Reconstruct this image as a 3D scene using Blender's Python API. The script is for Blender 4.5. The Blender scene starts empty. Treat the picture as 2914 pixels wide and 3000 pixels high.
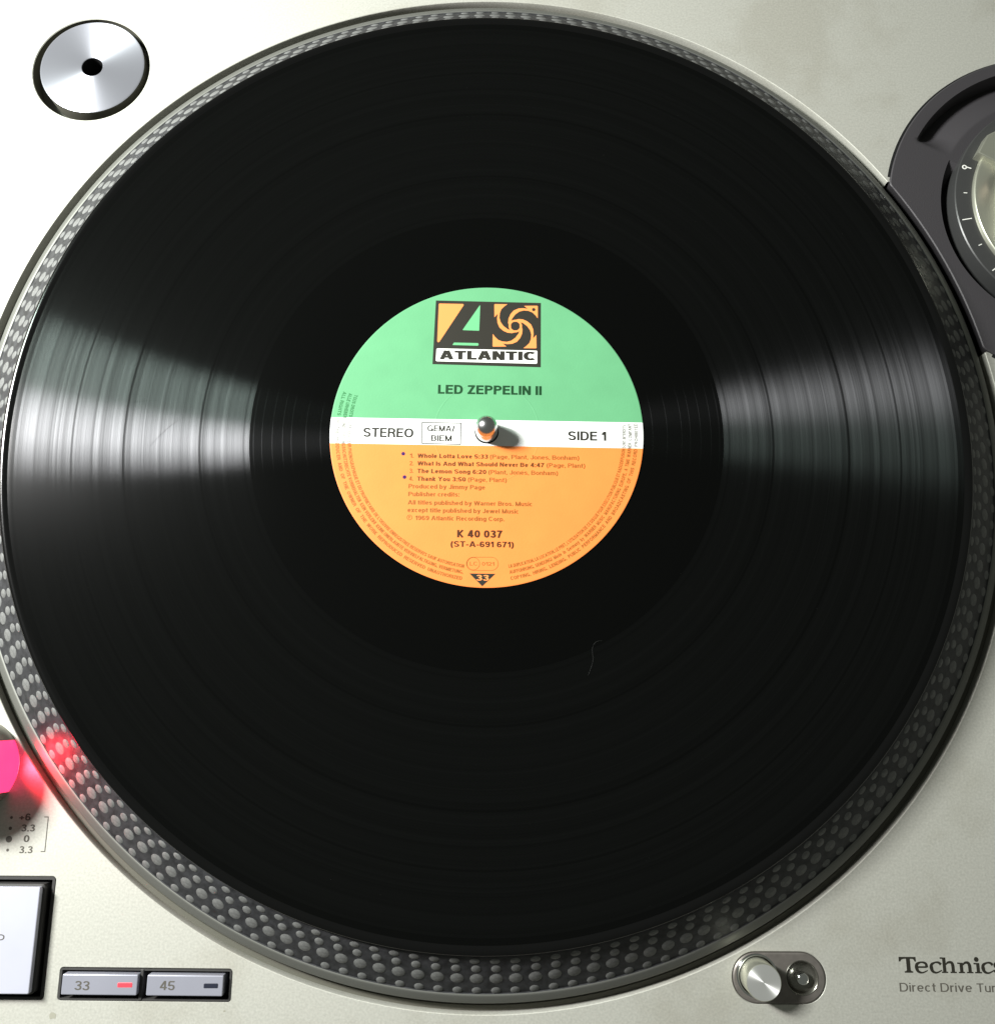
import bpy, bmesh, math, random, os
from mathutils import Vector, Matrix
from mathutils.geometry import tessellate_polygon
random.seed(7)
S = 0.001                      # all shapes are written in millimetres
sc = bpy.context.scene
C = sc.collection
R = math.radians

# ------------------------------------------------------------------ camera
cam_d = bpy.data.cameras.new("camera")
cam = bpy.data.objects.new("camera", cam_d); C.objects.link(cam)
cam_d.sensor_fit = 'HORIZONTAL'; cam_d.sensor_width = 36.0; cam_d.lens = 32.56
cam_d.clip_start = 0.01; cam_d.clip_end = 20
cam.location = (2.643 * S, -84.58 * S, (267.13 + 13.8) * S)
cam.rotation_euler = (0.217975, -0.0026838, 0.0)
sc.camera = cam
CAMXY = (2.643, -84.58); CAMH = 280.93

# ------------------------------------------------------------------ world and lamps
w = bpy.data.worlds.new("World"); sc.world = w; w.use_nodes = True
bg = w.node_tree.nodes["Background"]
bg.inputs[0].default_value = (0.93, 1.0, 0.88, 1); bg.inputs[1].default_value = 0.135
sc.view_settings.view_transform = 'Standard'; sc.view_settings.look = 'None'
sc.view_settings.exposure = 0.0; sc.view_settings.gamma = 1.0

def area(name, loc, target, size, size_y, power, col):
    l = bpy.data.lights.new(name, 'AREA'); l.shape = 'RECTANGLE'
    l.size = size * S; l.size_y = size_y * S; l.energy = power; l.color = col
    o = bpy.data.objects.new(name, l); C.objects.link(o)
    o.location = Vector(loc) * S
    o.rotation_euler = (Vector(target) * S - o.location).to_track_quat('-Z', 'Y').to_euler()
    return o
area("window_light", (-442, 142, 395), (0, 0, 0), 56, 150, 9.5, (1.0, 0.985, 0.97))
area("window_light_green", (-442, 210, 395), (0, 0, 0), 78, 150, 3.0, (0.82, 1.0, 0.88))

# ------------------------------------------------------------------ materials
def mat(name, col, rough=0.5, metal=0.0, spec=0.3, emit=None, estr=0.0, coat=0.0, aniso=0.0, bump=0.0, bscale=900.0,
        vary=0.0, vscale=40.0, arot=0.0):
    m = bpy.data.materials.new(name); m.use_nodes = True
    nt = m.node_tree; b = nt.nodes["Principled BSDF"]
    b.inputs["Base Color"].default_value = (*col, 1); b.inputs["Roughness"].default_value = rough
    b.inputs["Metallic"].default_value = metal; b.inputs["Specular IOR Level"].default_value = spec
    b.inputs["Coat Weight"].default_value = coat
    if emit: b.inputs["Emission Color"].default_value = (*emit, 1); b.inputs["Emission Strength"].default_value = estr
    if aniso:
        t = nt.nodes.new("ShaderNodeTangent"); t.direction_type = 'RADIAL'; t.axis = 'Z'
        nt.links.new(t.outputs[0], b.inputs["Tangent"]); b.inputs["Anisotropic"].default_value = aniso
        b.inputs["Anisotropic Rotation"].default_value = arot
    tc = nt.nodes.new("ShaderNodeTexCoord")
    if vary:
        n = nt.nodes.new("ShaderNodeTexNoise"); n.inputs["Scale"].default_value = vscale; n.inputs["Detail"].default_value = 6
        nt.links.new(tc.outputs["Object"], n.inputs["Vector"])
        r = nt.nodes.new("ShaderNodeValToRGB")
        r.color_ramp.elements[0].position = 0.3; r.color_ramp.elements[1].position = 0.7
        r.color_ramp.elements[0].color = (*[c * (1 - vary) for c in col], 1)
        r.color_ramp.elements[1].color = (*[min(1, c * (1 + vary * .4)) for c in col], 1)
        nt.links.new(n.outputs["Fac"], r.inputs[0]); nt.links.new(r.outputs[0], b.inputs["Base Color"])
    if bump:
        n2 = nt.nodes.new("ShaderNodeTexNoise"); n2.inputs["Scale"].default_value = bscale; n2.inputs["Detail"].default_value = 3
        nt.links.new(tc.outputs["Object"], n2.inputs["Vector"])
        bp = nt.nodes.new("ShaderNodeBump"); bp.inputs["Strength"].default_value = bump; bp.inputs["Distance"].default_value = 0.0002
        nt.links.new(n2.outputs["Fac"], bp.inputs["Height"]); nt.links.new(bp.outputs[0], b.inputs["Normal"])
    return m

# silver painted deck: fine metallic grain, a little grime
def deck_material():
    m = mat("silver_paint", (0.60, 0.60, 0.55), 0.5, 0.3, 0.5)
    nt = m.node_tree; b = nt.nodes["Principled BSDF"]; L = nt.links
    tc = nt.nodes.new("ShaderNodeTexCoord")
    n = nt.nodes.new("ShaderNodeTexNoise"); n.inputs["Scale"].default_value = 22; n.inputs["Detail"].default_value = 5
    n.inputs["Roughness"].default_value = 0.6
    L.new(tc.outputs["Object"], n.inputs["Vector"])
    r = nt.nodes.new("ShaderNodeValToRGB"); e = r.color_ramp.elements
    e[0].position = 0.37; e[0].color = (0.41, 0.395, 0.338, 1); e[1].position = 0.50; e[1].color = (0.455, 0.445, 0.392, 1)
    L.new(n.outputs["Fac"], r.inputs[0])
    # metallic flake grain
    g = nt.nodes.new("ShaderNodeTexNoise"); g.inputs["Scale"].default_value = 1500; g.inputs["Detail"].default_value = 2
    L.new(tc.outputs["Object"], g.inputs["Vector"])
    mx = nt.nodes.new("ShaderNodeMix"); mx.data_type = 'RGBA'; mx.blend_type = 'OVERLAY'; mx.inputs[0].default_value = 0.22
    L.new(r.outputs[0], mx.inputs[6]); L.new(g.outputs["Fac"], mx.inputs[7])
    hs = nt.nodes.new("ShaderNodeHueSaturation"); hs.inputs["Saturation"].default_value = 0.85
    L.new(mx.outputs[2], hs.inputs["Color"]); L.new(hs.outputs[0], b.inputs["Base Color"])
    bp = nt.nodes.new("ShaderNodeBump"); bp.inputs["Strength"].default_value = 0.05; bp.inputs["Distance"].default_value = 0.0001
    L.new(g.outputs["Fac"], bp.inputs["Height"]); L.new(bp.outputs[0], b.inputs["Normal"])
    return m

# grooved vinyl: a gloss that spreads across the grooves, banded with the radius
def vinyl_material():
    m = bpy.data.materials.new("grooved_vinyl"); m.use_nodes = True
    nt = m.node_tree; b = nt.nodes["Principled BSDF"]; L = nt.links
    def N(t): return nt.nodes.new(t)
    tc = N("ShaderNodeTexCoord"); sep = N("ShaderNodeSeparateXYZ"); L.new(tc.outputs["Object"], sep.inputs[0])
    def M(op, a, bb=None, c=None):
        n = N("ShaderNodeMath"); n.operation = op
        for i, v in enumerate((a, bb, c)):
            if v is None: continue
            if isinstance(v, (int, float)): n.inputs[i].default_value = v
            else: L.new(v, n.inputs[i])
        return n.outputs[0]
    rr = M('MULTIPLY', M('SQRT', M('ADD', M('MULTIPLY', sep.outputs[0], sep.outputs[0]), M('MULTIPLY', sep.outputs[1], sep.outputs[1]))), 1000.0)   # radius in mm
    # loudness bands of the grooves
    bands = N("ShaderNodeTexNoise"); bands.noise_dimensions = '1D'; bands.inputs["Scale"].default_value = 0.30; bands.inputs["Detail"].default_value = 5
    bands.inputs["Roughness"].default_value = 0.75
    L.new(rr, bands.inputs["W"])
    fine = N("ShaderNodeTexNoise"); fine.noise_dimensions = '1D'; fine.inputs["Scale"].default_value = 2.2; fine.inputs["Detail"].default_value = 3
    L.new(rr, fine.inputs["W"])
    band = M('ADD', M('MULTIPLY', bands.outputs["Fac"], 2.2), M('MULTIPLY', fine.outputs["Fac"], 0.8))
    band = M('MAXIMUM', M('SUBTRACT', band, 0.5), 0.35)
    def inside(lo, hi): return M('MULTIPLY', M('GREATER_THAN', rr, lo), M('LESS_THAN', rr, hi))
    groove = inside(73.6, 145.8)
    for g0, g1 in ((128.1, 128.7), (112.0, 112.7), (88.6, 89.3)):      # the pauses between the four songs
        groove = M('MULTIPLY', groove, M('SUBTRACT', 1.0, M('MULTIPLY', inside(g0, g1), 0.72)))
    # wide-spaced run-out and lead-in turns: thin lines
    lines = None
    for c in (51.5, 56.0, 60.5, 63.2, 66.4, 69.6, 72.2, 147.0, 147.9, 148.6):
        l = inside(c, c + 0.22); lines = l if lines is None else M('ADD', lines, l)
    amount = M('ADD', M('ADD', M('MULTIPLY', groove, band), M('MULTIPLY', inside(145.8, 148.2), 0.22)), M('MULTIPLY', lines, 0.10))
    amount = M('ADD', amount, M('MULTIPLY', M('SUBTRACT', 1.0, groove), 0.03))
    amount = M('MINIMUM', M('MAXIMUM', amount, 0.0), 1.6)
    b.inputs["Base Color"].default_value = (0.0016, 0.0017, 0.0016, 1); b.inputs["Roughness"].default_value = 0.14
    b.inputs["Specular IOR Level"].default_value = 0.12
    tg = N("ShaderNodeTangent"); tg.direction_type = 'RADIAL'; tg.axis = 'Z'
    gl = N("ShaderNodeBsdfAnisotropic"); gl.distribution = 'GGX'
    gl.inputs["Roughness"].default_value = 0.262; gl.inputs["Anisotropy"].default_value = ANI
    L.new(tg.outputs[0], gl.inputs["Tangent"])
    colr = N("ShaderNodeCombineColor")
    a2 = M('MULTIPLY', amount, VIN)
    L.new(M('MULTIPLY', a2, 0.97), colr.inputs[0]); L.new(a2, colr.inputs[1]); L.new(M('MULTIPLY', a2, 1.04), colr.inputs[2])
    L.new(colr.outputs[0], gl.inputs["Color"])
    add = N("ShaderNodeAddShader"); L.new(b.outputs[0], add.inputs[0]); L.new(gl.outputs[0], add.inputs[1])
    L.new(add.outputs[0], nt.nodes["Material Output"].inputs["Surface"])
    return m
ANI = 0.847; VIN = 0.0145

def label_material():
    m = mat("label_paper", (0.8, 0.8, 0.8), 0.5, 0, 0.22, bump=0.10, bscale=2200)
    nt = m.node_tree; b = nt.nodes["Principled BSDF"]; L = nt.links
    tc = nt.nodes.new("ShaderNodeTexCoord"); sep = nt.nodes.new("ShaderNodeSeparateXYZ"); L.new(tc.outputs["Object"], sep.inputs[0])
    def M(op, a, bb):
        n = nt.nodes.new("ShaderNodeMath"); n.operation = op
        for i, v in enumerate((a, bb)):
            if isinstance(v, (int, float)): n.inputs[i].default_value = v
            else: L.new(v, n.inputs[i])
        return n.outputs[0]
    yy = M('ADD', sep.outputs[1], M('MULTIPLY', sep.outputs[0], 0.0172))
    up = M('GREATER_THAN', yy, 0.00395); dn = M('LESS_THAN', yy, -0.00445)
    m1 = nt.nodes.new("ShaderNodeMix"); m1.data_type = 'RGBA'; L.new(up, m1.inputs[0])
    m1.inputs[6].default_value = (0.80, 0.80, 0.785, 1); m1.inputs[7].default_value = (0.122, 0.355, 0.175, 1)
    m2 = nt.nodes.new("ShaderNodeMix"); m2.data_type = 'RGBA'; L.new(dn, m2.inputs[0])
    L.new(m1.outputs[2], m2.inputs[6]); m2.inputs[7].default_value = (0.84, 0.24, 0.055, 1)
    n = nt.nodes.new("ShaderNodeTexNoise"); n.inputs["Scale"].default_value = 120; n.inputs["Detail"].default_value = 5
    L.new(tc.outputs["Object"], n.inputs["Vector"])
    mr = nt.nodes.new("ShaderNodeMapRange"); mr.inputs[3].default_value = 0.90; mr.inputs[4].default_value = 1.08
    L.new(n.outputs["Fac"], mr.inputs[0])
    hs = nt.nodes.new("ShaderNodeHueSaturation"); L.new(mr.outputs[0], hs.inputs["Value"]); L.new(m2.outputs[2], hs.inputs["Color"])
    L.new(hs.outputs[0], b.inputs["Base Color"])
    return m

M_deck = deck_material()
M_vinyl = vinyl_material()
M_label = label_material()
M_edge = mat("smooth_vinyl", (0.0025, 0.0025, 0.0025), 0.15, 0, 0.35)
M_chrome = mat("chrome", (0.72, 0.72, 0.72), 0.10, 1.0)
M_ring = mat("machined_aluminium", (0.17, 0.17, 0.155), 0.55, 0.6, aniso=0.2, bump=0.05)
M_brushed = mat("spun_aluminium", (0.50, 0.50, 0.56), 0.45, 0.85, aniso=0.85, bump=0.03, arot=0.25)
M_popup = mat("spun_steel", (0.88, 0.87, 0.85), 0.42, 0.8, aniso=0.9, arot=0.25)
M_cone = mat("black_platter_side", (0.032, 0.032, 0.035), 0.5, 0.1, 0.35, bump=0.3, bscale=1300, vary=0.6, vscale=420)
M_dot = mat("mirror_dot", (0.155, 0.155, 0.152), 0.62, 0.15, vary=0.32, vscale=900)
M_plat = mat("cast_aluminium", (0.3, 0.3, 0.29), 0.5, 0.9)
M_rubber = mat("black_felt", (0.012, 0.012, 0.012), 0.9)
M_well = mat("well_grey", (0.22, 0.215, 0.18), 0.55, 0.1)
M_pit = mat("black_plastic", (0.012, 0.012, 0.012), 0.5, bump=0.1)
M_bezel = mat("dark_bezel", (0.045, 0.043, 0.042), 0.45, bump=0.15, bscale=2500)
M_key = mat("lavender_grey_key", (0.29, 0.29, 0.34), 0.38, 0.25, vary=0.05, vscale=60)
M_plate = mat("start_key_plate", (0.50, 0.50, 0.585), 0.36, 0.25, vary=0.04, vscale=60)
M_gun = mat("brown_gunmetal", (0.20, 0.18, 0.165), 0.42, 0.55, vary=0.15, vscale=500, bump=0.1)
M_base = mat("charcoal_paint", (0.050, 0.046, 0.050), 0.50, 0.15, bump=0.35, bscale=2600)
M_dial = mat("dark_dial", (0.06, 0.06, 0.06), 0.35, 0.4, bump=0.1)
M_silver = mat("satin_silver", (0.62, 0.62, 0.52), 0.36, 0.85)
M_inkk = mat("black_ink", (0.022, 0.020, 0.015), 0.5)
M_inkgr = mat("grey_ink", (0.09, 0.082, 0.07), 0.5)
M_inkgreen = mat("dark_green_ink", (0.004, 0.045, 0.012), 0.5)
M_inkbr = mat("brown_ink", (0.125, 0.038, 0.006), 0.5)
M_inkbr2 = mat("pale_brown_ink", (0.30, 0.095, 0.014), 0.5)
M_inkdb = mat("dark_brown_ink", (0.065, 0.018, 0.004), 0.5)
M_inkor = mat("orange_ink", (0.84, 0.28, 0.08), 0.45)
M_inkgn = mat("green_ink", (0.135, 0.43, 0.20), 0.45)
M_inkwh = mat("white_ink", (0.85, 0.84, 0.80), 0.45)
M_inkblue = mat("violet_ink", (0.035, 0.006, 0.09), 0.5)
M_inkpale = mat("faint_green_ink", (0.03, 0.17, 0.055), 0.5)
M_inkpw = mat("faint_grey_ink", (0.20, 0.195, 0.17), 0.5)
M_mark = mat("white_marking", (0.75, 0.74, 0.70), 0.5)
M_ledon = mat("red_indicator", (0.35, 0.02, 0.03), 0.4, emit=(1.0, 0.07, 0.09), estr=1.1)
M_ledoff = mat("dark_indicator", (0.02, 0.022, 0.035), 0.3)
M_strobe = mat("strobe_window", (0.9, 0.03, 0.12), 0.3, emit=(1.0, 0.035, 0.14), estr=2.2)
M_tower = mat("dark_tower", (0.10, 0.075, 0.06), 0.4, 0.5)
M_house = mat("grey_housing", (0.30, 0.29, 0.25), 0.4, 0.4)
M_spin = mat("polished_steel", (0.62, 0.62, 0.62), 0.24, 1.0)
M_ledge = mat("well_ledge_grey", (0.095, 0.092, 0.074), 0.55, 0.1)
M_table = mat("brown_table", (0.20, 0.13, 0.10), 0.6, vary=0.3, vscale=60)
M_grime = mat("grime", (0.28, 0.27, 0.22), 0.7)
M_cup = mat("dark_polished_cup", (0.26, 0.25, 0.22), 0.25, 0.9)
M_hair = mat("lint", (0.04, 0.04, 0.038), 0.6)

# ------------------------------------------------------------------ mesh helpers
class MB:
    def __init__(s): s.v = []; s.f = []
    def add(s, vs, fs):
        o = len(s.v); s.v += [tuple(p) for p in vs]; s.f += [tuple(i + o for i in f) for f in fs]
    def mesh(s, name, m, smooth=None):
        me = bpy.data.meshes.new(name); me.from_pydata([(x * S, y * S, z * S) for x, y, z in s.v], [], s.f)
        me.materials.append(m)
        if smooth is not None:
            for p in me.polygons: p.use_smooth = True
            me.set_sharp_from_angle(angle=R(smooth))
        me.validate(); me.update(); return me
    def build(s, name, m, parent=None, smooth=None, loc=None, label=None, kind=None):
        me = s.mesh(name, m, smooth)
        if loc is not None:
            me.transform(Matrix.Translation(-Vector(loc) * S))
        o = bpy.data.objects.new(name, me); C.objects.link(o)
        if loc is not None: o.location = Vector(loc) * S
        if parent:
            o.parent = parent
            p = parent; off = Vector((0, 0, 0))
            while p: off += p.location; p = p.parent
            o.location = o.location - off
        if label: o['label'] = label
        if kind: o['kind'] = kind
        return o
def thing(name, label, cat, loc=(0, 0, 0)):
    o = bpy.data.objects.new(name, None); C.objects.link(o); o.empty_display_size = 0.02
    o.location = Vector(loc) * S; o['label'] = label; o['category'] = cat; return o
def app(x, y, h):          # where a point at height h stands when its foot-plane position is known
    k = (CAMH - h) / CAMH
    return (CAMXY[0] + (x - CAMXY[0]) * k, CAMXY[1] + (y - CAMXY[1]) * k)
def lathe(mb, prof, c=(0, 0), n=96, a0=0.0, a1=2 * math.pi):
    full = abs(a1 - a0 - 2 * math.pi) < 1e-6
    k = n if full else n + 1; vs = []; fs = []
    for i in range(k):
        a = a0 + (a1 - a0) * i / n
        for r, z in prof: vs.append((c[0] + r * math.cos(a), c[1] + r * math.sin(a), z))
    m = len(prof)
    for i in range(n):
        j = (i + 1) % k
        for q in range(m - 1): fs.append((i * m + q, j * m + q, j * m + q + 1, i * m + q + 1))
    mb.add(vs, fs)
def circle(c, r, n=48, a0=0, a1=2 * math.pi): return [(c[0] + r * math.cos(a0 + (a1 - a0) * i / n), c[1] + r * math.sin(a0 + (a1 - a0) * i / n)) for i in range(n)]
def rrect(x0, y0, x1, y1, r, n=6):
    P = []
    for cx, cy, a in ((x1 - r, y1 - r, 0), (x0 + r, y1 - r, 90), (x0 + r, y0 + r, 180), (x1 - r, y0 + r, 270)):
        for i in range(n + 1):
            t = R(a + 90 * i / n); P.append((cx + r * math.cos(t), cy + r * math.sin(t)))
    return P
def rot(P, c, deg):
    a = R(deg); return [(c[0] + (x - c[0]) * math.cos(a) - (y - c[1]) * math.sin(a), c[1] + (x - c[0]) * math.sin(a) + (y - c[1]) * math.cos(a)) for x, y in P]
def stadium(c, hl, r, n=20):
    return circle((c[0] + hl, c[1]), r, n, -math.pi / 2, math.pi / 2) + [(c[0] + hl, c[1] + r)] + circle((c[0] - hl, c[1]), r, n, math.pi / 2, 3 * math.pi / 2) + [(c[0] - hl, c[1] - r)]
def offset_loop(P, d):     # grow a loop that is convex and listed counter-clockwise
    n = len(P); out = []
    for i in range(n):
        a = Vector(P[i - 1]); b = Vector(P[i]); c = Vector(P[(i + 1) % n])
        e1 = (b - a); e2 = (c - b)
        if e1.length < 1e-9: e1 = e2
        if e2.length < 1e-9: e2 = e1
        n1 = Vector((e1.y, -e1.x)).normalized(); n2 = Vector((e2.y, -e2.x)).normalized()
        q = (n1 + n2); q = q.normalized() / max(0.5, math.cos(n1.angle(n2) / 2)) if q.length > 1e-6 else n1
        out.append((b.x + q.x * d, b.y + q.y * d))
    return out
def sheet(mb, loops, z):   # first loop is the outline, the others are holes
    tris = tessellate_polygon([[Vector((x, y, 0)) for x, y in l] for l in loops])
    pts = [(x, y, z) for l in loops for x, y in l]; fs = []
    for t in tris:
        a, b, c = (Vector(pts[i]) for i in t)
        fs.append(t if (b - a).cross(c - a).z > 0 else (t[0], t[2], t[1]))
    mb.add(pts, fs)
def wall(mb, A, za, B, zb):
    n = len(A); mb.add([(x, y, za) for x, y in A] + [(x, y, zb) for x, y in B], [(i, (i + 1) % n, n + (i + 1) % n, n + i) for i in range(n)])
def block(mb, P, z0, z1, bev=0.3):
    """upright prism on outline P with a rounded top edge"""
    a = bev
    wall(mb, P, z0, P, z1 - a); I1 = offset_loop(P, -a * 0.3); I2 = offset_loop(P, -a)
    wall(mb, P, z1 - a, I1, z1 - a * 0.3); wall(mb, I1, z1 - a * 0.3, I2, z1)
    sheet(mb, [I2], z1)

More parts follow.
